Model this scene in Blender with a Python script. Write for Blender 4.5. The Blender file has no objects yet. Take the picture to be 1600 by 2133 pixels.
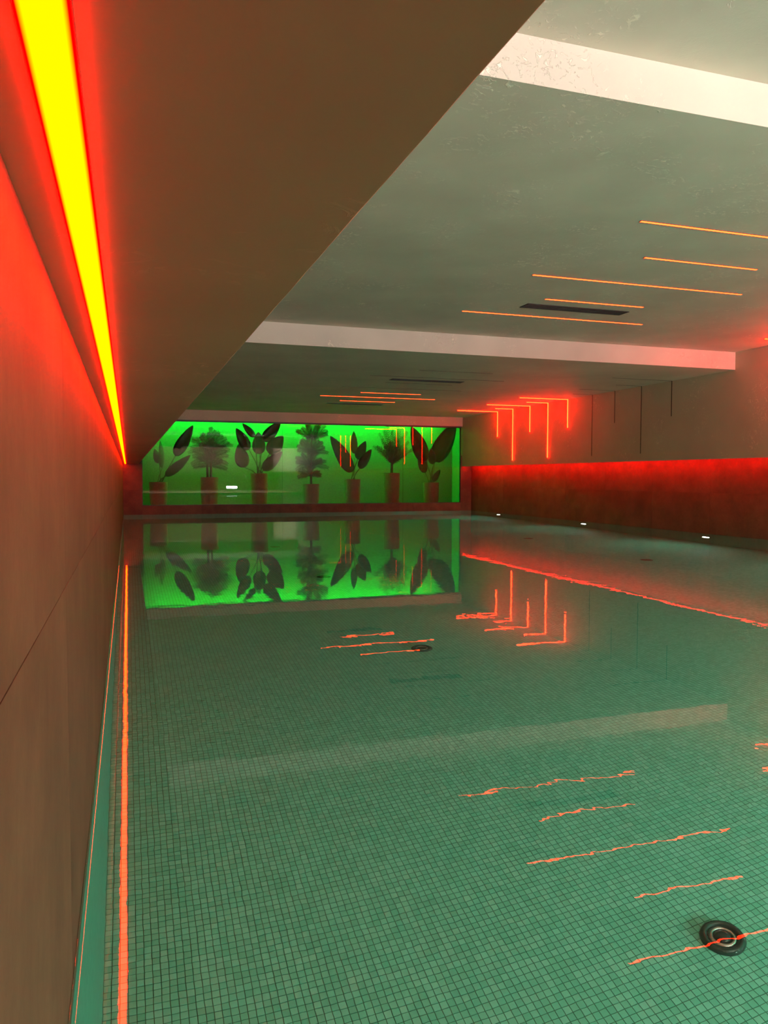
import bpy, bmesh, math, random
import numpy as np
from mathutils import Vector, Matrix

# ------------------------------------------------------------------ camera
SC = bpy.context.scene
COL = SC.collection
F_PX = 1605.62
YAW, PITCH, ROLL = 0.320954, -0.0457253, 0.0018089
CAM = Vector((0.0, 0.0, 0.8))                       # water surface is z = 0
FW = Vector((math.sin(YAW) * math.cos(PITCH), math.cos(YAW) * math.cos(PITCH), math.sin(PITCH)))
R0 = Vector((math.cos(YAW), -math.sin(YAW), 0)); U0 = R0.cross(FW)
RT = R0 * math.cos(ROLL) + U0 * math.sin(ROLL); UP = -R0 * math.sin(ROLL) + U0 * math.cos(ROLL)
cd = bpy.data.cameras.new('camera'); cam = bpy.data.objects.new('camera', cd); COL.objects.link(cam)
cam.matrix_world = Matrix(((RT.x, UP.x, -FW.x, CAM.x), (RT.y, UP.y, -FW.y, CAM.y), (RT.z, UP.z, -FW.z, CAM.z), (0, 0, 0, 1)))
cd.sensor_fit = 'HORIZONTAL'; cd.sensor_width = 36.0; cd.lens = F_PX * 36.0 / 1600.0
cd.clip_start = 0.01; cd.clip_end = 100
SC.camera = cam

# ------------------------------------------------------------------ world, exposure, render behaviour
w = bpy.data.worlds.new('world'); SC.world = w; w.use_nodes = True
w.node_tree.nodes['Background'].inputs[0].default_value = (0, 0, 0, 1)
SC.view_settings.view_transform = 'Standard'; SC.view_settings.look = 'None'
SC.view_settings.gamma = 1.0; SC.view_settings.use_curve_mapping = False
SC.view_settings.exposure = 0.0
cy = SC.cycles
cy.use_denoising = True
cy.max_bounces = 14; cy.diffuse_bounces = 5; cy.glossy_bounces = 6; cy.transmission_bounces = 10
cy.caustics_refractive = True; cy.caustics_reflective = False
cy.sample_clamp_indirect = 6.0; cy.blur_glossy = 0.0

# light levels (all tuned here)
L_REAR = 1750.0           # bright lamp low on the rear wall, far behind the camera
UP_FILL = 1080.0          # each unseen fill light added behind the camera
L_STRIP = 90.0            # left soffit strip
L_BAR = 26.0              # flush ceiling bars
L_ELL = 105.0              # proud L-shaped bars
L_COVE = 150.0             # right cove strip
L_NICHE = 230.0            # green strip over the plants
L_POOL = 500.0           # underwater lamps

L_POOL_FILL = 1280.0      # unseen underwater fill lamps added in the basin's rear end wall

# ------------------------------------------------------------------ main dimensions (metres)
XL, XR, XR2 = -0.093, 7.541, 7.786
D = 16.814
ZS, XS = 1.058, 0.221
ZC = 1.048
ZF, ZM, ZN = 2.202, 2.429, 2.624
Y1, Y2 = 8.169, 2.918
YB = -1.5; YR = -8.2
ZB = -1.56
GL, GR, GT, GB = 0.296, 7.497, 1.977, 0.199
P = 0.025

def at(px, py, y):
    d = FW + RT * ((px - 800) / F_PX) - UP * ((py - 1066.5) / F_PX)
    return CAM + d * ((y - CAM.y) / d.y)

def area(name, loc, size, sy, power, color, rot, spread=180):
    ld = bpy.data.lights.new(name, 'AREA'); ld.shape = 'RECTANGLE'; ld.size = size; ld.size_y = sy
    ld.energy = power; ld.spread = math.radians(spread); ld.color = color
    o = bpy.data.objects.new(name, ld); COL.objects.link(o); o.location = loc; o.rotation_euler = rot
    return o
# three unseen linear fill lights, added over the rear deck to brighten the ceiling
for yy in (-3.4, -5.0, -6.6):
    area('ceiling_fill', (4.4, yy, 0.95), 5.5, 0.15, UP_FILL, (1.0, 0.90, 0.94), (math.pi, 0, 0))

# ------------------------------------------------------------------ materials
def newmat(name):
    m = bpy.data.materials.new(name); m.use_nodes = True
    nt = m.node_tree; b = nt.nodes['Principled BSDF']
    return m, nt, b
def N(nt, typ, **kw):
    n = nt.nodes.new(typ)
    for k, v in kw.items():
        if k in n.inputs: n.inputs[k].default_value = v
        else: setattr(n, k, v)
    return n
def lk(nt, a, b): nt.links.new(a, b)
def ramp(nt, stops):
    r = nt.nodes.new('ShaderNodeValToRGB'); e = r.color_ramp.elements
    e[0].position, e[0].color = stops[0][0], (*stops[0][1], 1)
    e[1].position, e[1].color = stops[-1][0], (*stops[-1][1], 1)
    for p, c in stops[1:-1]:
        q = e.new(p); q.color = (*c, 1)
    return r
def flat(name, col, rough=0.5, metal=0.0):
    m, nt, b = newmat(name)
    tc = N(nt, 'ShaderNodeNewGeometry'); n = N(nt, 'ShaderNodeTexNoise', Scale=30.0)
    lk(nt, tc.outputs['Position'], n.inputs['Vector'])
    r = ramp(nt, [(0.3, tuple(c * 0.88 for c in col)), (0.7, tuple(min(1, c * 1.1) for c in col))])
    lk(nt, n.outputs['Fac'], r.inputs[0]); lk(nt, r.outputs[0], b.inputs['Base Color'])
    b.inputs['Roughness'].default_value = rough; b.inputs['Metallic'].default_value = metal
    return m

def plaster(name, col, relief=1.0):
    """trowelled lime plaster: fine grain, broad unevenness and clustered trowel scratches"""
    m, nt, b = newmat(name)
    g = N(nt, 'ShaderNodeNewGeometry')
    pos = g.outputs['Position']
    big = N(nt, 'ShaderNodeTexNoise', Scale=1.6, Detail=3.0); lk(nt, pos, big.inputs['Vector'])
    clus = N(nt, 'ShaderNodeTexNoise', Scale=2.3, Detail=3.0, Roughness=0.6); lk(nt, pos, clus.inputs['Vector'])
    warp = N(nt, 'ShaderNodeTexNoise', Scale=9.0, Detail=2.0); lk(nt, pos, warp.inputs['Vector'])
    mp = N(nt, 'ShaderNodeMapping'); mp.inputs['Scale'].default_value = (16, 42, 30); mp.inputs['Rotation'].default_value = (0, 0, 0.5)
    add = N(nt, 'ShaderNodeVectorMath', operation='MULTIPLY_ADD')
    lk(nt, warp.outputs['Color'], add.inputs[0]); add.inputs[1].default_value = (0.22, 0.22, 0.22); lk(nt, pos, add.inputs[2])
    lk(nt, add.outputs[0], mp.inputs['Vector'])
    scr = N(nt, 'ShaderNodeTexNoise', Scale=1.0, Detail=4.0, Roughness=0.65); lk(nt, mp.outputs[0], scr.inputs['Vector'])
    thr = N(nt, 'ShaderNodeMapRange'); thr.inputs[1].default_value = 0.57; thr.inputs[2].default_value = 0.63
    lk(nt, scr.outputs['Fac'], thr.inputs[0])
    cm = N(nt, 'ShaderNodeMapRange'); cm.inputs[1].default_value = 0.50; cm.inputs[2].default_value = 0.66
    lk(nt, clus.outputs['Fac'], cm.inputs[0])
    mul = N(nt, 'ShaderNodeMath', operation='MULTIPLY'); lk(nt, thr.outputs[0], mul.inputs[0]); lk(nt, cm.outputs[0], mul.inputs[1])
    fine = N(nt, 'ShaderNodeTexNoise', Scale=90.0, Detail=4.0); lk(nt, pos, fine.inputs['Vector'])
    h = N(nt, 'ShaderNodeMath', operation='MULTIPLY_ADD'); lk(nt, fine.outputs['Fac'], h.inputs[0]); h.inputs[1].default_value = 0.25
    lk(nt, mul.outputs[0], h.inputs[2])
    h2 = N(nt, 'ShaderNodeMath', operation='MULTIPLY_ADD'); lk(nt, warp.outputs['Fac'], h2.inputs[0]); h2.inputs[1].default_value = 0.9
    lk(nt, h.outputs[0], h2.inputs[2])
    bp = N(nt, 'ShaderNodeBump', Strength=1.0, Distance=0.0026 * relief); lk(nt, h2.outputs[0], bp.inputs['Height'])
    lk(nt, bp.outputs[0], b.inputs['Normal'])
    r = ramp(nt, [(0.3, tuple(c * 0.90 for c in col)), (0.7, tuple(min(1, c * 1.06) for c in col))])
    lk(nt, big.outputs['Fac'], r.inputs[0])
    mx = N(nt, 'ShaderNodeMix', data_type='RGBA'); lk(nt, mul.outputs[0], mx.inputs[0]); lk(nt, r.outputs[0], mx.inputs[6])
    mx.inputs[7].default_value = (*[min(1, c * 1.35) for c in col], 1)
    lk(nt, mx.outputs[2], b.inputs['Base Color'])
    b.inputs['Roughness'].default_value = 0.62
    return m
M_CEIL = plaster('ceiling_plaster', (0.65, 0.58, 0.48))
M_WALLP = plaster('wall_plaster', (0.54, 0.46, 0.33), 0.5)
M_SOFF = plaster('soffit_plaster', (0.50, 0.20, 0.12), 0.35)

def stone(name, col):
    """brown porcelain slab with cloudy mottling"""
    m, nt, b = newmat(name)
    g = N(nt, 'ShaderNodeNewGeometry'); oi = N(nt, 'ShaderNodeObjectInfo')
    off = N(nt, 'ShaderNodeVectorMath', operation='MULTIPLY_ADD'); lk(nt, oi.outputs['Random'], off.inputs[0])
    off.inputs[1].default_value = (7, 7, 7); lk(nt, g.outputs['Position'], off.inputs[2])
    n1 = N(nt, 'ShaderNodeTexNoise', Scale=3.2, Detail=8.0, Roughness=0.68); lk(nt, off.outputs[0], n1.inputs['Vector'])
    n2 = N(nt, 'ShaderNodeTexNoise', Scale=40.0, Detail=5.0, Roughness=0.7); lk(nt, off.outputs[0], n2.inputs['Vector'])
    r = ramp(nt, [(0.30, tuple(c * 0.66 for c in col)), (0.52, col), (0.74, tuple(c * 1.42 for c in col))])
    a = N(nt, 'ShaderNodeMath', operation='MULTIPLY_ADD'); lk(nt, n2.outputs['Fac'], a.inputs[0]); a.inputs[1].default_value = 0.22
    s = N(nt, 'ShaderNodeMath', operation='SUBTRACT'); lk(nt, n1.outputs['Fac'], s.inputs[0]); s.inputs[1].default_value = 0.11
    lk(nt, s.outputs[0], a.inputs[2]); lk(nt, a.outputs[0], r.inputs[0])
    hv = N(nt, 'ShaderNodeHueSaturation'); mr = N(nt, 'ShaderNodeMapRange'); mr.inputs[3].default_value = 0.88; mr.inputs[4].default_value = 1.14
    lk(nt, oi.outputs['Random'], mr.inputs[0]); lk(nt, mr.outputs[0], hv.inputs['Value']); lk(nt, r.outputs[0], hv.inputs['Color'])
    lk(nt, hv.outputs[0], b.inputs['Base Color'])
    b.inputs['Roughness'].default_value = 0.6; b.inputs['Specular IOR Level'].default_value = 0.25
    bp = N(nt, 'ShaderNodeBump', Strength=0.5, Distance=0.0008); lk(nt, n2.outputs['Fac'], bp.inputs['Height']); lk(nt, bp.outputs[0], b.inputs['Normal'])
    return m
M_STONE = stone('brown_stone', (0.092, 0.061, 0.033))
M_GROUT = flat('slab_grout', (0.065, 0.047, 0.03), 0.8)

TILE_COLS = [(0.0, (0.09, 0.44, 0.29)), (0.5, (0.115, 0.49, 0.335)), (1.0, (0.15, 0.54, 0.385))]
def tile_random(nt, pos):
    """one random value per 25 mm cell of the mosaic, the same for geometry tiles and for the printed far field"""
    sb = N(nt, 'ShaderNodeVectorMath', operation='SUBTRACT'); lk(nt, pos, sb.inputs[0]); sb.inputs[1].default_value = (XL, 0, ZB)
    dv = N(nt, 'ShaderNodeVectorMath', operation='DIVIDE'); lk(nt, sb.outputs[0], dv.inputs[0]); dv.inputs[1].default_value = (P, P, P)
    fl = N(nt, 'ShaderNodeVectorMath', operation='FLOOR'); lk(nt, dv.outputs[0], fl.inputs[0])
    fr = N(nt, 'ShaderNodeVectorMath', operation='FRACTION'); lk(nt, dv.outputs[0], fr.inputs[0])
    wn = N(nt, 'ShaderNodeTexWhiteNoise'); wn.noise_dimensions = '3D'; lk(nt, fl.outputs[0], wn.inputs['Vector'])
    return wn, fr
def mosaic(name, axes):
    m, nt, b = newmat(name)
    g = N(nt, 'ShaderNodeNewGeometry')
    mask = None
    pos = g.outputs['Position']
    # keep the cell index constant across the face's own axis
    mu = N(nt, 'ShaderNodeVectorMath', operation='MULTIPLY'); lk(nt, pos, mu.inputs[0]); mu.inputs[1].default_value = axes
    wn, fr = tile_random(nt, mu.outputs[0])
    k = 0.55 if name == 'mosaic_wall_print_shaded' else 1.0   # same tile, side walls darkened: their weaker light put into the colour
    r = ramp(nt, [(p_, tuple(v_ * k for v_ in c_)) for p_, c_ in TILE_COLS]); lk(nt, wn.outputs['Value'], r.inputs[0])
    out = r.outputs[0]
    if name != 'mosaic_tile':
        sx = N(nt, 'ShaderNodeSeparateXYZ'); lk(nt, fr.outputs[0], sx.inputs[0])
        for i, a in enumerate(axes):
            if not a: continue
            ab = N(nt, 'ShaderNodeMath', operation='SUBTRACT'); lk(nt, sx.outputs[i], ab.inputs[0]); ab.inputs[1].default_value = 0.5
            aa = N(nt, 'ShaderNodeMath', operation='ABSOLUTE'); lk(nt, ab.outputs[0], aa.inputs[0])
            gt = N(nt, 'ShaderNodeMath', operation='GREATER_THAN'); lk(nt, aa.outputs[0], gt.inputs[0]); gt.inputs[1].default_value = 0.447
            if mask is None: mask = gt.outputs[0]
            else:
                mxx = N(nt, 'ShaderNodeMath', operation='MAXIMUM'); lk(nt, mask, mxx.inputs[0]); lk(nt, gt.outputs[0], mxx.inputs[1]); mask = mxx.outputs[0]
        mx = N(nt, 'ShaderNodeMix', data_type='RGBA'); lk(nt, mask, mx.inputs[0]); lk(nt, out, mx.inputs[6]); mx.inputs[7].default_value = (0.020, 0.12, 0.055, 1)
        out = mx.outputs[2]
    lk(nt, out, b.inputs['Base Color']); b.inputs['Roughness'].default_value = 0.35
    b.inputs['Specular IOR Level'].default_value = 0.1
    return m
M_TILE = mosaic('mosaic_tile', (1, 1, 0))
M_FARTILE = mosaic('mosaic_floor_print', (1, 1, 0))
M_WALLTILE = mosaic('mosaic_wall_print_shaded', (0, 1, 1))
M_ENDTILE = mosaic('mosaic_end_print', (1, 0, 1))
M_TGROUT = flat('mosaic_grout', (0.020, 0.12, 0.055), 0.8)

def water_mat():
    m = bpy.data.materials.new('pool_water'); m.use_nodes = True; nt = m.node_tree; nt.nodes.clear()
    o = N(nt, 'ShaderNodeOutputMaterial')
    gl = N(nt, 'ShaderNodeBsdfGlass', Roughness=0.0, IOR=1.333); gl.inputs['Color'].default_value = (0.93, 1.0, 0.97, 1)
    g = N(nt, 'ShaderNodeNewGeometry')
    n1 = N(nt, 'ShaderNodeTexNoise', Scale=7.0, Detail=3.0, Roughness=0.5); lk(nt, g.outputs['Position'], n1.inputs['Vector'])
    n2 = N(nt, 'ShaderNodeTexNoise', Scale=0.55, Detail=1.0); lk(nt, g.outputs['Position'], n2.inputs['Vector'])
    mr = N(nt, 'ShaderNodeMapRange'); mr.inputs[1].default_value = 0.42; mr.inputs[2].default_value = 0.62; mr.inputs[3].default_value = 0.25; mr.inputs[4].default_value = 1.0
    lk(nt, n2.outputs['Fac'], mr.inputs[0])
    mu = N(nt, 'ShaderNodeMath', operation='MULTIPLY'); lk(nt, n1.outputs['Fac'], mu.inputs[0]); lk(nt, mr.outputs[0], mu.inputs[1])
    bp = N(nt, 'ShaderNodeBump', Strength=1.0, Distance=0.0005); lk(nt, mu.outputs[0], bp.inputs['Height'])
    lk(nt, bp.outputs[0], gl.inputs['Normal']); lk(nt, gl.outputs[0], o.inputs['Surface'])
    return m
M_WATER = water_mat()

def glass_mat(name, rough, col=(1, 1, 1)):
    m = bpy.data.materials.new(name); m.use_nodes = True; nt = m.node_tree; nt.nodes.clear()
    o = N(nt, 'ShaderNodeOutputMaterial'); gl = N(nt, 'ShaderNodeBsdfGlass', Roughness=rough, IOR=1.5)
    gl.inputs['Color'].default_value = (*col, 1)
    lk(nt, gl.outputs[0], o.inputs['Surface'])
    return m
M_GFRONT = glass_mat('clear_glass_face', 0.0)
M_GBACK = glass_mat('frosted_glass_face', 0.085)
_nt = M_GBACK.node_tree; _rf = N(_nt, 'ShaderNodeBsdfRefraction', Roughness=0.045, IOR=1.5)
lk(_nt, _rf.outputs[0], [n for n in _nt.nodes if n.type == 'OUTPUT_MATERIAL'][0].inputs['Surface'])

def emit(name, col, strength, edge=None, axis=0, half=None, centre=0.0):
    """luminous diffuser; optional edge colour across its width (object axis)"""
    m = bpy.data.materials.new(name); m.use_nodes = True; nt = m.node_tree; nt.nodes.clear()
    o = N(nt, 'ShaderNodeOutputMaterial'); e = N(nt, 'ShaderNodeEmission', Strength=strength)
    e.inputs['Color'].default_value = (*col, 1)
    if edge:
        tc = N(nt, 'ShaderNodeNewGeometry'); s = N(nt, 'ShaderNodeSeparateXYZ'); lk(nt, tc.outputs['Position'], s.inputs[0])
        a = N(nt, 'ShaderNodeMath', operation='SUBTRACT'); lk(nt, s.outputs[axis], a.inputs[0]); a.inputs[1].default_value = centre
        b = N(nt, 'ShaderNodeMath', operation='ABSOLUTE'); lk(nt, a.outputs[0], b.inputs[0])
        c = N(nt, 'ShaderNodeMath', operation='DIVIDE'); lk(nt, b.outputs[0], c.inputs[0]); c.inputs[1].default_value = half
        r = ramp(nt, [(0.0, col), (0.72, col), (0.93, edge)]); lk(nt, c.outputs[0], r.inputs[0]); lk(nt, r.outputs[0], e.inputs['Color'])
    lk(nt, e.outputs[0], o.inputs['Surface'])
    return m
M_BAR = emit('orange_diffuser', (1.0, 0.026, 0.0045), L_BAR)
M_ELL = emit('orange_diffuser_bright', (1.0, 0.0048, 0.0008), L_ELL)
M_COVE = emit('red_cove_diffuser', (1.0, 0.0020, 0.0020), L_COVE)
M_NICHE = emit('green_diffuser', (0.0012, 1.0, 0.03), L_NICHE)
M_LAMP = emit('white_lamp_lens', (0.80, 1.0, 0.88), L_POOL)
M_LAMPR = emit('pool_fill_lens', (0.80, 1.0, 0.88), L_POOL_FILL)
M_WHITE = emit('white_light_panel', (1.0, 0.92, 0.96), L_REAR)

M_CHAN = flat('dark_red_profile', (0.10, 0.02, 0.015), 0.5)
M_BLACK = flat('black_metal', (0.012, 0.012, 0.012), 0.45)
M_OFF = flat('unlit_diffuser', (0.10, 0.09, 0.06), 0.4)
M_STEEL = flat('stainless_steel', (0.55, 0.56, 0.54), 0.22, 1.0)
M_DSTEEL = flat('dark_glass_rim', (0.015, 0.04, 0.03), 0.08, 0.3)
M_LEAF = flat('dark_leaf', (0.035, 0.06, 0.018), 0.45)
M_PALM = flat('palm_leaflet', (0.02, 0.04, 0.01), 0.5)
M_STEM = flat('leaf_stalk', (0.05, 0.07, 0.025), 0.5)
M_TRUNK = flat('palm_trunk', (0.07, 0.05, 0.03), 0.8)
M_POT = flat('brown_planter', (0.20, 0.075, 0.05), 0.7)
M_SOIL = flat('potting_soil', (0.03, 0.02, 0.012), 0.95)
M_NWALL = flat('niche_paint', (0.13, 0.14, 0.11), 0.8)
M_DECK = flat('deck_tile', (0.34, 0.29, 0.23), 0.6)

# ------------------------------------------------------------------ mesh helpers
def obj(name, bm, mat, parent=None, smooth=False):
    me = bpy.data.meshes.new(name); bm.normal_update(); bm.to_mesh(me); bm.free()
    for m in (mat if isinstance(mat, (list, tuple)) else [mat]): me.materials.append(m)
    if smooth:
        for p in me.polygons: p.use_smooth = True
    o = bpy.data.objects.new(name, me); COL.objects.link(o)
    if parent is not None: o.parent = parent
    return o
def box(bm, x0, x1, y0, y1, z0, z1, mi=0):
    v = [bm.verts.new((x, y, z)) for x in (x0, x1) for y in (y0, y1) for z in (z0, z1)]
    for f in ((0, 1, 3, 2), (4, 6, 7, 5), (0, 4, 5, 1), (2, 3, 7, 6), (0, 2, 6, 4), (1, 5, 7, 3)):
        q = bm.faces.new([v[i] for i in f]); q.material_index = mi
def boxes(*bs):
    bm = bmesh.new()
    for b in bs: box(bm, *b)
    return bm
def tube(bm, pts, rad, seg=8, caps=True):
    pts = [Vector(p) for p in pts]; rings = []
    for i, p in enumerate(pts):
        t = (pts[min(i + 1, len(pts) - 1)] - pts[max(i - 1, 0)]).normalized()
        a = t.cross(Vector((0, 1, 0.01))).normalized(); b = t.cross(a)
        r = rad[i] if isinstance(rad, (list, tuple)) else rad
        rings.append([bm.verts.new(p + (a * math.cos(2 * math.pi * k / seg) + b * math.sin(2 * math.pi * k / seg)) * r) for k in range(seg)])
    for i in range(len(rings) - 1):
        for k in range(seg):
            bm.faces.new((rings[i][k], rings[i][(k + 1) % seg], rings[i + 1][(k + 1) % seg], rings[i + 1][k]))
    if caps:
        bm.faces.new(rings[0][::-1]); bm.faces.new(rings[-1])
def lathe(bm, prof, seg=32, c=(0, 0, 0)):
    rings = []
    for r, z in prof:
        rings.append([bm.verts.new((c[0] + r * math.cos(2 * math.pi * k / seg), c[1] + r * math.sin(2 * math.pi * k / seg), c[2] + z)) for k in range(seg)])
    for i in range(len(rings) - 1):
        for k in range(seg):
            bm.faces.new((rings[i][k], rings[i][(k + 1) % seg], rings[i + 1][(k + 1) % seg], rings[i + 1][k]))
    bm.faces.new(rings[-1])
    bm.faces.new(rings[0][::-1])
def props(o, label=None, cat=None, group=None, kind=None):
    if label: o['label'] = label
    if cat: o['category'] = cat
    if group: o['group'] = group
    if kind: o['kind'] = kind
    return o
def thing(name, label, cat, loc=(0, 0, 0), group=None, rz=0.0):
    o = bpy.data.objects.new(name, None); COL.objects.link(o); o.location = loc; o.rotation_euler = (0, 0, rz)
    o.empty_display_size = 0.1
    return props(o, label, cat, group)
def struct(name, bm, mat, label=None, parent=None):
    return props(obj(name, bm, mat, parent), label, None, None, 'structure')

# ------------------------------------------------------------------ structure
# pool basin and floor
floor = struct('floor', boxes((XL - 0.3, XR2 + 0.3, YB - 0.2, 9.0, ZB - 0.2, ZB - 0.0025)), M_TGROUT)
far = obj('mosaic_field', boxes((XL, XR2, 9.0, D, ZB - 0.2, ZB)), M_FARTILE, floor); far['kind'] = 'stuff'
rearf = obj('mosaic_field', boxes((XL, XR2, YB, 1.2, ZB - 0.0024, ZB)), M_FARTILE, floor); rearf['kind'] = 'stuff'

# the mosaic: nearest 300 tiles single, the rest of the near field one joined part
NXT = int((XR2 - XL) / P); NY0, NY1 = int(1.2 / P), int(9.0 / P)
def floor_cell(px, py):
    d = (FW + RT * ((px - 800) / F_PX) - UP * ((py - 1066.5) / F_PX)).normalized()
    q = CAM + d * (-CAM.z / d.z); n = 1.333; cs = -d.z
    wv = d / n + Vector((0, 0, 1)) * (cs / n - math.sqrt(1 - (1 - cs * cs) / n ** 2))
    q = q + wv * ((ZB - q.z) / wv.z)
    return int((q.x - XL) // P), int(q.y // P)
near = []
seen = set()
for py in range(2130, 1900, -5):
    for px in range(700, 1340, 5):
        c = floor_cell(px, py)
        if c not in seen and 0 <= c[0] < NXT and NY0 <= c[1] < NY1 and len(near) < 300:
            seen.add(c); near.append(c)
HT = P / 2 - 0.0013
rng = np.random.default_rng(3)
me1 = None
for i, j in near:
    cx, cyy = XL + (i + .5) * P, (j + .5) * P
    if me1 is None:
        bm = bmesh.new()
        box(bm, -HT, HT, -HT, HT, -0.0045, 0)
        t = obj('mosaic_tile', bm, M_TILE, floor); me1 = t.data
    else:
        t = bpy.data.objects.new('mosaic_tile', me1); COL.objects.link(t); t.parent = floor
    t.location = (cx, cyy, ZB)
ii, jj = np.meshgrid(np.arange(NXT), np.arange(NY0, NY1), indexing='ij')
keep = np.ones(ii.shape, bool)
for i, j in near: keep[i, j - NY0] = False
ii, jj = ii[keep], jj[keep]; nt_ = len(ii)
cx = XL + (ii + .5) * P; cyy = (jj + .5) * P
zt = ZB + rng.uniform(-0.0003, 0.0003, nt_)
V = np.zeros((nt_, 8, 3), np.float32)
k = 0
for dz in (0, 1):
    for dx, dy in ((-1, -1), (1, -1), (1, 1), (-1, 1)):
        V[:, k, 0] = cx + dx * HT; V[:, k, 1] = cyy + dy * HT; V[:, k, 2] = zt if dz else ZB - 0.0045
        k += 1
Fq = np.array([(4, 5, 6, 7), (0, 1, 5, 4), (1, 2, 6, 5), (2, 3, 7, 6), (3, 0, 4, 7)], np.int32)
FF = (Fq[None] + (np.arange(nt_) * 8)[:, None, None]).reshape(-1)
me = bpy.data.meshes.new('mosaic_tiles')
me.vertices.add(nt_ * 8); me.vertices.foreach_set('co', V.reshape(-1))
me.loops.add(len(FF)); me.loops.foreach_set('vertex_index', FF.astype(np.int32))
me.polygons.add(nt_ * 5); me.polygons.foreach_set('loop_start', np.arange(nt_ * 5, dtype=np.int32) * 4)
me.update(calc_edges=True)
me.attributes.new('sharp_face', 'BOOLEAN', 'FACE').data.foreach_set('value', np.ones(nt_ * 5, bool)); me.materials.append(M_TILE)
mt = bpy.data.objects.new('mosaic_tiles', me); COL.objects.link(mt); mt.parent = floor; mt['kind'] = 'stuff'

# left wall: backing, slabs above the water, mosaic below
def slab_wall(parent, x0, x1, ys, zs, gap=0.0009):
    first = {}
    for a in range(len(ys) - 1):
        for b in range(len(zs) - 1):
            y0, y1, z0, z1 = ys[a] + gap, ys[a + 1] - gap, zs[b] + gap, zs[b + 1] - gap
            key = (round(y1 - y0, 3), round(z1 - z0, 3))
            if key not in first:
                o = obj('stone_slab', boxes((x0, x1, 0, y1 - y0, 0, z1 - z0)), M_STONE, parent); first[key] = o.data
            else:
                o = bpy.data.objects.new('stone_slab', first[key]); COL.objects.link(o); o.parent = parent
            o.location = (0, y0, z0)
wl = struct('wall_left', boxes((XL - 0.3, XL - 0.012, YR, D, -0.02, ZS + 0.1)), M_GROUT)
ysL = [YB] + [8.86 + 1.262 * k for k in range(-8, 7)] + [D]
slab_wall(wl, XL - 0.012, XL, ysL, [-0.02, 0.629, ZS])
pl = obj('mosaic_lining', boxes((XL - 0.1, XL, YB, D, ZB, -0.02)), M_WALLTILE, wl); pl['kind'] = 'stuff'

wr = struct('wall_right', boxes((XR2 + 0.012, XR2 + 0.3, YR, D, -0.02, 1.6)), M_GROUT)
slab_wall(wr, XR2, XR2 + 0.012, ysL, [-0.02, 0.578, 1.2])
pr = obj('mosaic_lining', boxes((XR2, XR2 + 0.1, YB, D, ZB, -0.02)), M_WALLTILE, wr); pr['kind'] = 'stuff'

# right bulkhead (plaster) that overhangs the slabs; the cove strip hides behind its lip
bm = bmesh.new()
box(bm, XR, XR2 + 0.3, YR, D + 0.1, ZC + 0.02, 3.0)
box(bm, XR, XR + 0.012, YR, D, ZC, ZC + 0.02)
struct('trim_1', bm, M_WALLP, 'pale plaster bulkhead overhanging the right stone wall')

# left soffit (low plaster box over the left wall) with a slightly uneven arris
bm = bmesh.new(); random.seed(4)
ny = 900; prev = None; y0 = YR
off = 0.0
for k in range(ny + 1):
    y = YR + (D - YR) * k / ny
    off = off * 0.8 + random.uniform(-1, 1) * 0.00035
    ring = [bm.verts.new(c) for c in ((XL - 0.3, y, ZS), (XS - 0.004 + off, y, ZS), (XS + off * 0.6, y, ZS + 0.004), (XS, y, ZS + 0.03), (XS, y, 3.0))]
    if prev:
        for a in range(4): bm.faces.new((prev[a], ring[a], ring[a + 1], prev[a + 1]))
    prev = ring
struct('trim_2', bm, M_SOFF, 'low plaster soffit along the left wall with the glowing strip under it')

# stepped ceiling
struct('ceiling', boxes((XS - 0.05, XR + 0.05, Y1, D + 0.1, ZF, 3.0), (XS - 0.05, XR + 0.05, Y2, Y1, ZM, 3.0), (XS - 0.05, XR + 0.05, YR, Y2, ZN, 3.0)), M_CEIL)

# far wall: plaster lintel, stone strips round the glazing, and the niche behind
wf = struct('wall_far', boxes((XL - 0.3, GL, D + 0.012, D + 0.06, ZB, 1.3), (GR, XR2 + 0.3, D + 0.012, D + 0.06, ZB, 1.3), (GL, GR, D + 0.012, D + 0.06, ZB, GB)), M_GROUT)
for (x0, x1, z0, z1) in [(XL, GL - .012, 0.0, 0.52), (XL, GL - .012, 0.52, ZS), (GR + .012, XR2, 0.0, 0.52), (GR + .012, XR2, 0.52, ZC + 0.02)] + \
        [(GL - .012 + 1.2045 * k, GL - .012 + 1.2045 * (k + 1), -0.02, GB - 0.012) for k in range(6)]:
    obj('stone_slab', boxes((x0 + .0015, x1 - .0015, D, D + 0.012, z0, z1)), M_STONE, wf)
fl_ = obj('mosaic_lining', boxes((XL, XR2, D, D + 0.012, ZB, -0.02)), M_ENDTILE, wf); fl_['kind'] = 'stuff'
struct('trim_3', boxes((XL, XR + 0.01, D - 0.02, D + 0.12, GT + 0.012, 2.3)), M_WALLP, 'brown plaster lintel above the green glazing')
struct('wall_niche', boxes((GL - 0.3, GR + 0.3, 18.0, 18.1, 0.1, 2.25)), M_NWALL)
struct('wall_niche_left', boxes((GL - 0.4, GL - 0.3, D + 0.06, 18.1, 0.1, 2.25)), M_NWALL)
struct('wall_niche_right', boxes((GR + 0.3, GR + 0.4, D + 0.06, 18.1, 0.1, 2.25)), M_NWALL)
struct('floor_niche', boxes((GL - 0.4, GR + 0.4, D + 0.06, 18.1, 0.0, 0.1)), M_NWALL)
struct('ceiling_niche', boxes((GL - 0.4, GR + 0.4, D + 0.06, 18.1, 2.25, 2.4)), M_NWALL)

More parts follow.
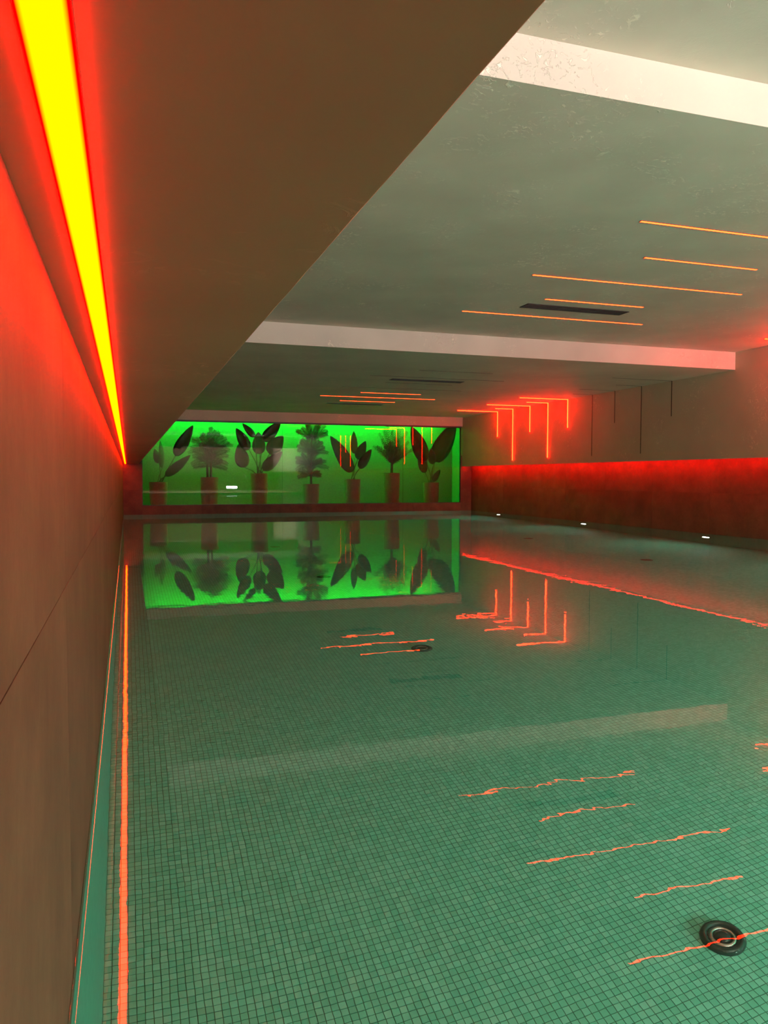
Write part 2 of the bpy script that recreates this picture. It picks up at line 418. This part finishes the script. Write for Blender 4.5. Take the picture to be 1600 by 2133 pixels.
# glazing
win = thing('window_1', None, None); win['kind'] = 'structure'
win['label'] = 'wide black framed frosted glazing of the green plant niche'
seams = [GL, 3.24, 6.06, GR]
for a in range(3):
    bm = bmesh.new(); box(bm, seams[a] + 0.002, seams[a + 1] - 0.002, D + 0.03, D + 0.045, GB, GT)
    bm.faces.ensure_lookup_table()
    o = obj('pane', bm, [M_GFRONT, M_GBACK], win)
    for p in o.data.polygons:
        if p.center.y > D + 0.044: p.material_index = 1
obj('frame', boxes((GL - 0.012, GR + 0.012, D - 0.024, D + 0.06, GT - 0.020, GT + 0.012), (GL - 0.012, GR + 0.012, D - 0.004, D + 0.06, GB - 0.012, GB),
                   (GL - 0.012, GL, D - 0.004, D + 0.06, GB, GT - 0.020), (GR, GR + 0.012, D - 0.004, D + 0.06, GB, GT - 0.020)), M_BLACK, win)

# rear lounge behind the camera
struct('trim_4', boxes((XS, XR, -2.25, -1.95, 2.12, ZN)), M_CEIL, 'unseen plaster beam added behind the photographer to screen the bright ceiling from the glazing')  # added beam, unseen, keeps the bright rear ceiling out of the glazing's reflection
struct('wall_back', boxes((XL - 0.3, XR2 + 0.3, YR - 0.1, YR, -0.1, 3.0)), M_STONE)
dk = struct('floor_deck', boxes((XL - 0.3, XR2 + 0.3, YR, YB - 0.01, -0.1, 0.06)), M_DECK)
struct('wall_basin_end', boxes((XL - 0.1, XR2 + 0.1, YB - 0.1, YB, ZB, -0.02)), M_ENDTILE)

# ------------------------------------------------------------------ water, with a small meniscus at the stone
bm = bmesh.new()
xs = [(XL, 0.0042), (XL + 0.0012, 0.0028), (XL + 0.0028, 0.0015), (XL + 0.0055, 0.0005), (XL + 0.011, 0), (XL + 0.018, 0), (XL + 0.03, 0), (XR2 - 0.03, 0), (XR2 - 0.018, 0), (XR2 - 0.011, 0), (XR2 - 0.004, 0.0010), (XR2, 0.0035)]
pr_ = None
for y in (YB, 2.0, 6.0, 11.0, D):
    r_ = [bm.verts.new((x, y, z)) for x, z in xs]
    if pr_:
        for a in range(len(xs) - 1): bm.faces.new((pr_[a], pr_[a + 1], r_[a + 1], r_[a]))
    pr_ = r_
wat = obj('pool_water', bm, M_WATER, smooth=True)
props(wat, 'still clear pool water mirroring the red lights over a green mosaic floor', 'water', None, 'stuff')

# ------------------------------------------------------------------ luminous lines
# left soffit strip, in 2 m lengths
SX0, SX1 = -0.0560, -0.0265
M_STRIP = emit('yellow_strip_diffuser', (1.0, 0.0110, 0.0), L_STRIP, (1.0, 0.0, 0.0), 0, (SX1 - SX0) / 2, (SX0 + SX1) / 2)
st = thing('light_strip', 'long glowing yellow light strip under the low soffit beside the left wall', 'light strip', (0, 0, ZS))
obj('profile', boxes((SX0 - 0.001, SX1 + 0.001, YR + .1, D - 0.02, -0.0008, 0.012)), M_CHAN, st)
y = YR + 0.1
while y < D - 0.05:
    y2 = min(y + 2.0, D - 0.02)
    obj('diffuser', boxes((SX0, SX1, y + 0.002, y2 - 0.002, -0.0030, -0.0008)), M_STRIP, st); y = y2

cv = thing('light_strip', 'hidden red light strip glowing behind the lip above the right stone wall', 'light strip', (0, 0, ZC))
obj('profile', boxes((XR + 0.0122, XR + 0.0135, YR + .1, D - 0.04, 0.001, 0.020)), M_CHAN, cv)
obj('diffuser', boxes((XR + 0.0135, XR + 0.023, YR + .1, D - 0.04, 0.001, 0.018)), M_COVE, cv)

ORD = ['nearest', 'second nearest', 'third nearest', 'fourth nearest', 'farthest']
def bar(x0, x1, y, z, label, lit=True, group=None):
    t = thing('ceiling_light', label, 'light', ((x0 + x1) / 2, y, z), group)
    h = (x1 - x0) / 2
    if lit:
        obj('profile', boxes((-h - 0.006, h + 0.006, -0.0125, 0.0125, -0.003, 0.003)), M_CHAN, t)
        obj('diffuser', boxes((-h, h, -0.009, 0.009, -0.0045, -0.003)), M_BAR, t)
    else:
        obj('profile', boxes((-h, h, -0.008, -0.004, -0.002, 0.003), (-h, h, 0.004, 0.008, -0.002, 0.003)), M_CHAN, t)
        obj('diffuser', boxes((-h, h, -0.004, 0.004, -0.001, 0.002)), M_OFF, t)
    return t
G1 = 'flush orange bars on the middle ceiling'
bar(3.12, 5.22, 4.215, ZM, 'glowing orange ceiling bar cut by the right picture edge, nearest of five', True, G1)
bar(3.66, 4.70, 4.89, ZM, 'short glowing orange ceiling bar, second from the front on the higher ceiling', True, G1)
bar(3.12, 5.21, 5.59, ZM, 'long glowing orange ceiling bar in the middle of the five on the higher ceiling', True, G1)
bar(3.65, 4.71, 6.305, ZM, 'short glowing orange ceiling bar just in front of the nearest black vent', True, G1)
bar(3.14, 5.23, 7.015, ZM, 'long glowing orange ceiling bar just behind the nearest black vent', True, G1)
G2 = 'flush orange bars on the far ceiling'
bar(3.70, 4.76, 12.356, ZF, 'short glowing orange far ceiling bar, front one of three', True, G2)
bar(3.18, 5.31, 13.06, ZF, 'long glowing orange bar on the far ceiling, middle one of three', True, G2)
bar(3.735, 4.795, 13.80, ZF, 'short glowing orange bar on the far ceiling, beside the farthest black vent', True, G2)
G3 = 'unlit slots on the far ceiling'
bar(3.66, 4.73, 9.55, ZF, 'faint unlit short ceiling slot nearest the step, in front of the middle vent', False, G3)
bar(3.20, 5.26, 10.25, ZF, 'faint unlit long slot just in front of the middle black vent', False, G3)
bar(3.66, 4.74, 10.95, ZF, 'faint unlit short slot just behind the middle black vent', False, G3)
bar(3.18, 5.20, 11.65, ZF, 'faint unlit long slot in front of the three lit far bars', False, G3)

def ell(y, xc, zb, zc, label, lit=True, group=None, a=0.0095, dp=0.016):
    """L-shaped light: a run on the ceiling that turns down the bulkhead"""
    t = thing('wall_light', label, 'light', (XR, y, zc), group)
    L = XR - xc; H = zc - zb
    if lit:
        obj('profile', boxes((-L - .004, 0, -a - .003, a + .003, -0.004, 0.003), (-0.004, 0.003, -a - .003, a + .003, -H - .004, -0.004)), M_CHAN, t)
        obj('ceiling_diffuser', boxes((-L, -dp, -a, a, -dp, -0.004)), M_ELL, t)
        obj('wall_diffuser', boxes((-dp, -0.004, -a, a, -H, -0.004)), M_ELL, t)
    else:
        obj('ceiling_slot', boxes((-L, 0, -.006, .006, -0.002, 0.003)), M_BLACK, t)
        obj('wall_slot', boxes((-0.002, 0.003, -.007, .007, -H, -0.002)), M_BLACK, t)
    return t
G4 = 'lit L-shaped lights at the far right'
ell(12.185, 6.565, 1.685, ZF, 'short glowing L-shaped light, first of the lit row counted from the right', True, G4)
ell(12.875, 7.08, 1.165, ZF, 'long-legged glowing L-shaped light, second of the lit row counted from the right', True, G4)
ell(13.56, 6.60, 1.684, ZF, 'short glowing L-shaped light in the middle of the lit row of five', True, G4)
ell(14.27, 7.13, 1.142, ZF, 'long-legged glowing L-shaped light, second of the lit row counted from the green glazing', True, G4)
ell(14.96, 6.604, 1.66, ZF, 'short glowing L-shaped light nearest the green glazing', True, G4)
G5 = 'unlit L-shaped slots on the right bulkhead'
ell(11.425, 7.16, 1.16, ZF, 'long unlit dark L-shaped slot next to the lit row', False, G5)
ell(10.785, 6.875, 1.683, ZF, 'short unlit dark L-shaped slot, second from the lit row', False, G5)
ell(10.10, 7.077, 1.165, ZF, 'long unlit dark L-shaped slot, third from the lit row', False, G5)
ell(9.40, 6.525, 1.689, ZF, 'short unlit dark L-shaped slot nearest the ceiling step', False, G5)
G6 = 'lit L-shaped lights beyond the right edge of the photo'
ell(7.23, 7.10, 1.165, ZM, 'long glowing L-shaped light beyond the right edge, mirrored in the glazing, nearest the ceiling step', True, G6)
ell(6.60, 6.60, 1.685, ZM, 'short glowing L-shaped light beyond the right edge, mirrored in the glazing between two long ones', True, G6)
ell(5.90, 7.10, 1.150, ZM, 'long glowing L-shaped light beyond the right edge, mirrored farthest left in the glazing', True, G6)

# vents
def vent(x0, x1, y0, y1, z, label):
    t = thing('ceiling_vent', label, 'vent', ((x0 + x1) / 2, (y0 + y1) / 2, z), 'black slot vents in the ceiling')
    h, d = (x1 - x0) / 2, (y1 - y0) / 2
    obj('frame', boxes((-h, h, -d, -d + .012, -0.006, 0.002), (-h, h, d - .012, d, -0.006, 0.002), (-h, -h + .012, -d + .012, d - .012, -0.006, 0.002), (h - .012, h, -d + .012, d - .012, -0.006, 0.002)), M_BLACK, t)
    obj('backing', boxes((-h + .012, h - .012, -d + .012, d - .012, -0.001, 0.002)), M_BLACK, t)
    n = 5; f = None
    for k in range(n):
        yy = -d + .012 + (2 * d - .024) * (k + .5) / n
        if f is None: s = obj('slat', boxes((-h + .012, h - .012, -0.003, 0.003, -0.005, -0.001)), M_BLACK, t); f = s.data
        else: s = bpy.data.objects.new('slat', f); COL.objects.link(s); s.parent = t
        s.location = (0, yy, 0)
vent(3.59, 4.71, 6.52, 6.685, ZM, 'large black ceiling vent between two orange bars on the higher ceiling')
vent(3.61, 4.73, 10.48, 10.64, ZF, 'black ceiling vent alone on the far ceiling, without lit bars')
vent(3.62, 4.735, 14.30, 14.45, ZF, 'thin looking farthest black vent behind the three far orange bars')

# ------------------------------------------------------------------ underwater lamps in the right basin wall
LY = [15.35, 12.0, 8.91, 5.7, 2.5]
LL = ['farthest of the three white underwater lamps, near the green glazing', 'middle one of the three white underwater lamps below the right stone wall',
      'nearest and largest looking of the three white underwater lamps', 'white underwater lamp just beyond the right edge of the photo', 'white underwater lamp far beyond the right edge, nearest the photographer']
for k, yy in enumerate(LY):
    t = thing('pool_lamp', LL[k], 'lamp', (XR2, yy, -0.62), 'white lamps under water in the right basin wall')
    bm = bmesh.new(); lathe(bm, [(0.085, 0), (0.085, 0.012), (0.070, 0.016), (0.070, 0.006)], 28)
    o = obj('rim', bm, M_STEEL, t); o.rotation_euler = (0, -math.pi / 2, 0)
    bm = bmesh.new(); lathe(bm, [(0.068, 0.007), (0.068, 0.012), (0.03, 0.017)], 24)
    o = obj('lens', bm, M_LAMP, t); o.rotation_euler = (0, -math.pi / 2, 0)

t0 = None
for k, xx in enumerate((3.0, 4.4, 5.8, 7.2)):  # unseen lamps added to brighten the near pool floor
    t = thing('pool_lamp', ['leftmost', 'second from left', 'second from right', 'rightmost'][k] + ' unseen underwater fill lamp added in the rear basin wall behind the photographer', 'lamp', (xx, YB, -0.55), 'unseen fill lamps added under water in the rear basin wall')
    bm = bmesh.new(); lathe(bm, [(0.105, 0), (0.105, 0.012), (0.090, 0.016), (0.090, 0.006)], 28)
    o = obj('rim', bm, M_STEEL, t); o.rotation_euler = (-math.pi / 2, 0, 0)
    bm = bmesh.new(); lathe(bm, [(0.088, 0.007), (0.088, 0.012), (0.04, 0.017)], 24)
    o = obj('lens', bm, M_LAMPR, t); o.rotation_euler = (-math.pi / 2, 0, 0)

# floor inlets
IN = [(2.36, 2.555, 'round glassy steel inlet on the mosaic floor at the lower right, under a red reflection'),
      (2.375, 6.11, 'round dark inlet on the mosaic floor beside the mirrored far bars'),
      (2.37, 9.57, 'round inlet on the mosaic floor, third in the left row'),
      (2.37, 13.01, 'round inlet in the left row, nearest the green glazing'),
      (7.26, 2.555, 'round inlet of the right row, nearest the photographer, out of frame'),
      (7.26, 6.11, 'round inlet of the right row, second, out of frame'),
      (7.27, 9.55, 'small dark inlet seen under the water near the nearest underwater lamp'),
      (7.24, 13.05, 'tiny dark inlet under the water between the farthest and middle underwater lamps')]
src = None
for x, y, lab in IN:
    x *= 0.8; y *= 0.8; t = thing('floor_inlet', lab, 'inlet', (x, y, ZB), 'round inlets in the pool floor')
    if src is None:
        bm = bmesh.new(); lathe(bm, [(0.074, 0), (0.074, 0.006), (0.068, 0.014), (0.058, 0.018), (0.050, 0.012), (0.048, 0.0)], 40)
        a = obj('rim', bm, M_DSTEEL, t, True)
        bm = bmesh.new(); lathe(bm, [(0.047, 0.0), (0.046, 0.010), (0.036, 0.016), (0.030, 0.010), (0.029, 0.002)], 32)
        b = obj('collar', bm, M_STEEL, t, True)
        bm = bmesh.new(); lathe(bm, [(0.028, 0.002), (0.026, 0.013), (0.012, 0.017), (0.004, 0.017)], 24)
        c = obj('nozzle', bm, M_DSTEEL, t, True)
        src = (a, b, c)
    else:
        for s in src:
            q = s.copy(); COL.objects.link(q); q.parent = t

# ------------------------------------------------------------------ plant niche
ns = thing('light_strip', 'green light strip at the top of the plant niche behind the glazing', 'light strip', ((GL + GR) / 2, 17.80, 2.248))
obj('profile', boxes((-3.46, 3.46, -0.035, 0.035, -0.02, 0.0)), M_BLACK, ns)
obj('diffuser', boxes((-3.44, 3.44, -0.03, 0.03, -0.026, -0.02)), M_NICHE, ns)

def pot(t, top, r=0.19):
    h = top - 0.1
    bm = bmesh.new(); lathe(bm, [(r * 0.86, 0), (r * 0.97, h * 0.5), (r, h - 0.02), (r, h), (r - 0.018, h), (r - 0.022, h - 0.05)], 32); obj('pot', bm, M_POT, t, False)
    bm = bmesh.new(); lathe(bm, [(r - 0.024, h - 0.06), (r - 0.024, h - 0.035), (0.02, h - 0.02)], 24); obj('soil', bm, M_SOIL, t)

def paddle(t, root, base, tip, wd, y, tilt):
    """a paddle leaf of a bird of paradise: stalk from the soil, blade folded along its midrib"""
    bm = bmesh.new(); mid = (root + base) / 2 + Vector((0, 0, 0.03)); tube(bm, [root, root.lerp(mid, .5), mid, mid.lerp(base, .6), base], [0.013, .012, .011, .010, 0.008], 7)
    obj('stalk', bm, M_STEM, t, True)
    ax = tip - base; L = ax.length; ax.normalize()
    side = Vector((ax.z, 0, -ax.x)).normalized() * math.cos(tilt) + Vector((0, 1, 0)) * math.sin(tilt)
    nrm = ax.cross(side).normalized()
    bm = bmesh.new(); rows = []
    n = 24
    for k in range(n + 1):
        s = k / n
        wv = wd * (math.sin(math.pi * min(1, s * 1.0 + 0.0) ** 0.68) ** 0.7 if 0 < s < 1 else 0.0)
        wv = max(wv, 0.004)
        c = base + ax * (L * s) + nrm * (-0.05 * L * math.sin(math.pi * s))
        row = []
        for q in (-1, -0.55, 0, 0.55, 1):
            row.append(bm.verts.new(c + side * (q * wv) + nrm * (abs(q) * wv * 0.28)))
        rows.append(row)
    for a in range(n):
        for q in range(4): bm.faces.new((rows[a][q], rows[a][q + 1], rows[a + 1][q + 1], rows[a + 1][q]))
    fs = list(bm.faces)
    r_ = bmesh.ops.solidify(bm, geom=fs, thickness=0.003)
    obj('leaf', bm, M_LEAF, t, True)

def strelitzia(cx_, y, top, leaves, label):
    c = at(cx_, top, y)
    t = thing('bird_of_paradise', label, 'plant', (c.x, y, 0.1), 'broad leaved plants in the green niche')
    pot(t, c.z)
    o = Vector((c.x, y, 0.1))
    for k, (bx, by, tx, ty, wpx, dy, tilt) in enumerate(leaves):
        b_ = at(bx, by, y + dy) - o; t_ = at(tx, ty, y + dy * 1.2) - o
        root = Vector((0.05 * math.cos(k * 2.1), 0.05 * math.sin(k * 2.1), c.z - 0.15))
        paddle(t, root, b_, t_, wpx * 0.0155, y, tilt)

def palm(cx_, y, top, crown, fr, label, trunk_r=0.02, seed=1, trunks=1, pr=0.19):
    rd = random.Random(seed)
    c = at(cx_, top, y)
    t = thing('potted_palm', label, 'plant', (c.x, y, 0.1), 'feathery palms in the green niche')
    pot(t, c.z, pr)
    o = Vector((c.x, y, 0.1))
    for q in range(trunks):
        bm = bmesh.new(); x = (q - (trunks - 1) / 2) * 0.07
        cr = at(*crown, y) - o
        tube(bm, [(x, 0, c.z - 0.15), (x * 1.2, 0, (c.z - .1 + cr.z) / 2), (cr.x + x, 0, cr.z)], [trunk_r * 1.3, trunk_r, trunk_r * .8], 8)
        obj('trunk', bm, M_TRUNK, t, True)
    full = []
    for (sx, sy, l0, l1, amax, nf) in fr:              # tiers of fronds: start, shortest and longest reach, spread, number
        for k in range(nf):
            a_ = math.radians(-amax + 2 * amax * (k + rd.uniform(.2, .8)) / nf); l_ = rd.uniform(l0, l1)
            full.append((sx, sy, sx + l_ * math.sin(a_), sy - l_ * math.cos(a_), rd.uniform(-0.25, 0.30), 0.12))
    for (sx, sy, ex, ey, dy, wl_) in full:
        a = at(sx, sy, y) - o; b = at(ex, ey, y) - o; b.y += dy * 0.5 - 0.10
        L = (b - a).length
        ctrl = (a + b) / 2 + Vector((0, 0, 0.16 * L))
        pts = [a * (1 - s) ** 2 + ctrl * (2 * s * (1 - s)) + b * s * s for s in [k / 10 for k in range(11)]]
        bm = bmesh.new(); tube(bm, pts, [0.007 * (1 - 0.8 * k / 10) for k in range(11)], 5)
        n = 14
        for k in range(n):
            s = 0.12 + 0.88 * k / (n - 1)
            p = a * (1 - s) ** 2 + ctrl * (2 * s * (1 - s)) + b * s * s
            tg = ((ctrl - a) * (1 - s) + (b - ctrl) * s).normalized()
            sd = tg.cross(Vector((rd.uniform(-.2, .2), 1, rd.uniform(-.2, .2)))).normalized()
            ll = 0.95 * wl_ * (0.35 + 0.65 * math.sin(math.pi * min(1, s * 0.85 + 0.1))) * rd.uniform(.8, 1.15)
            for sg in (-1, 1):
                dr = (sd * sg + tg * 1.2 + Vector((0, rd.uniform(-.4, .4), -0.15))).normalized()
                wv = tg.cross(dr).cross(dr).normalized() * 0.0075
                e_ = p + dr * ll; m_ = p + dr * ll * 0.5 + Vector((0, 0, 0.01))
                v = [bm.verts.new(q_) for q_ in (p - wv * .5, p + wv * .5, m_ + wv, m_ - wv, e_)]
                bm.faces.new((v[0], v[1], v[2], v[3])); bm.faces.new((v[3], v[2], v[4]))
        obj('frond', bm, M_PALM, t)

Yp = 17.13
strelitzia(330, Yp, 1004, [(365, 950, 402, 886, 9, -0.25, 0.35), (338, 975, 334, 918, 7, 0.1, 0.9), (345, 992, 397, 948, 7.5, -0.20, 0.5), (332, 965, 322, 935, 6, 0.15, 0.5)],
           'leftmost broad-leaved plant in the green niche, partly hidden by the soffit')
strelitzia(540, Yp, 986, [(519, 937, 492, 892, 8.5, -0.26, 0.3), (531, 910, 505, 882, 5.5, -0.26, 0.4), (510, 974, 497, 925, 11, -0.12, 0.3), (541, 946, 538, 900, 10, -0.05, 0.2),
           (549, 919, 585, 878, 9, -0.26, 0.3), (561, 946, 590, 908, 12, -0.15, 0.3), (548, 980, 588, 941, 9, -0.22, 0.3)],
           'large broad-leaved plant with seven leaves between two palms, left half of the niche')
strelitzia(734, Yp, 998, [(735, 983, 688, 908, 12, -0.10, 0.3), (745, 957, 762, 919, 8.5, -0.2, 0.3), (749, 976, 774, 936, 8.5, -0.24, 0.4), (738, 945, 737, 898, 6, 0.3, 0.2)],
           'sparse broad-leaved plant with long leaning leaf, third broad plant from the left')
strelitzia(898, Yp, 1005, [(888, 962, 857, 888, 14, -0.22, 0.25), (903, 967, 898, 934, 8, -0.22, 0.3), (906, 962, 950, 880, 17, -0.12, 0.25), (903, 1003, 917, 978, 6, -0.2, 0.4), (886, 985, 873, 932, 9, -0.2, 0.3)],
           'rightmost broad-leaved plant in the green niche with two huge leaves')
palm(436, Yp, 994, (440, 915), [(438, 938, 34, 46, 100, 15), (438, 958, 30, 40, 115, 11), (438, 972, 26, 34, 110, 6)],
     'tall feathery palm, left of the large broad-leaved plant', 0.022, 1, 2)
palm(648, Yp, 1008, (650, 905), [(650, 918, 30, 40, 75, 11), (648, 945, 26, 34, 95, 10), (645, 972, 26, 34, 110, 10), (645, 992, 20, 28, 115, 6)],
     'tall feathery palm in the middle of the niche, reaching the top', 0.022, 2, 1)
palm(816, Yp, 985, (818, 935), [(817, 972, 62, 82, 26, 10), (817, 970, 42, 58, 52, 12), (817, 966, 28, 40, 62, 6)],
     'compact upright palm in the right half of the niche', 0.03, 3, 1)

# ------------------------------------------------------------------ rear lounge pieces, mirrored in the glazing
for x, lab in ((3.55, 'thin bent handrail on the rear pool edge, left one of two'), (5.05, 'thin bent handrail on the rear pool edge, right one of two')):
    t = thing('handrail', lab, 'handrail', (x, YB, 0.06), 'handrails at the rear pool edge')
    bm = bmesh.new(); tube(bm, [(0, -0.55, 0), (0, -0.55, 0.72), (0, -0.5, 0.80), (0, -0.4, 0.83), (0.02, 0.0, 0.80), (0.06, 0.30, 0.55), (0.08, 0.42, 0.1), (0.07, 0.42, 0.02)], 0.018, 10); obj('rail', bm, M_STEEL, t, True)
    bm = bmesh.new(); lathe(bm, [(0.04, 0), (0.04, 0.012), (0.02, 0.016)], 20, (0, -0.55, 0)); obj('base_flange', bm, M_STEEL, t)
t = thing('wall_lamp', 'low white glowing lamp on the rear wall, mirrored in the glazing', 'lamp', (5.30, YR, 0.22))
obj('housing', boxes((-0.29, 0.29, 0, 0.03, -0.075, 0.075)), M_BLACK, t)
obj('lens', boxes((-0.27, 0.27, 0.03, 0.036, -0.06, 0.06)), M_WHITE, t)
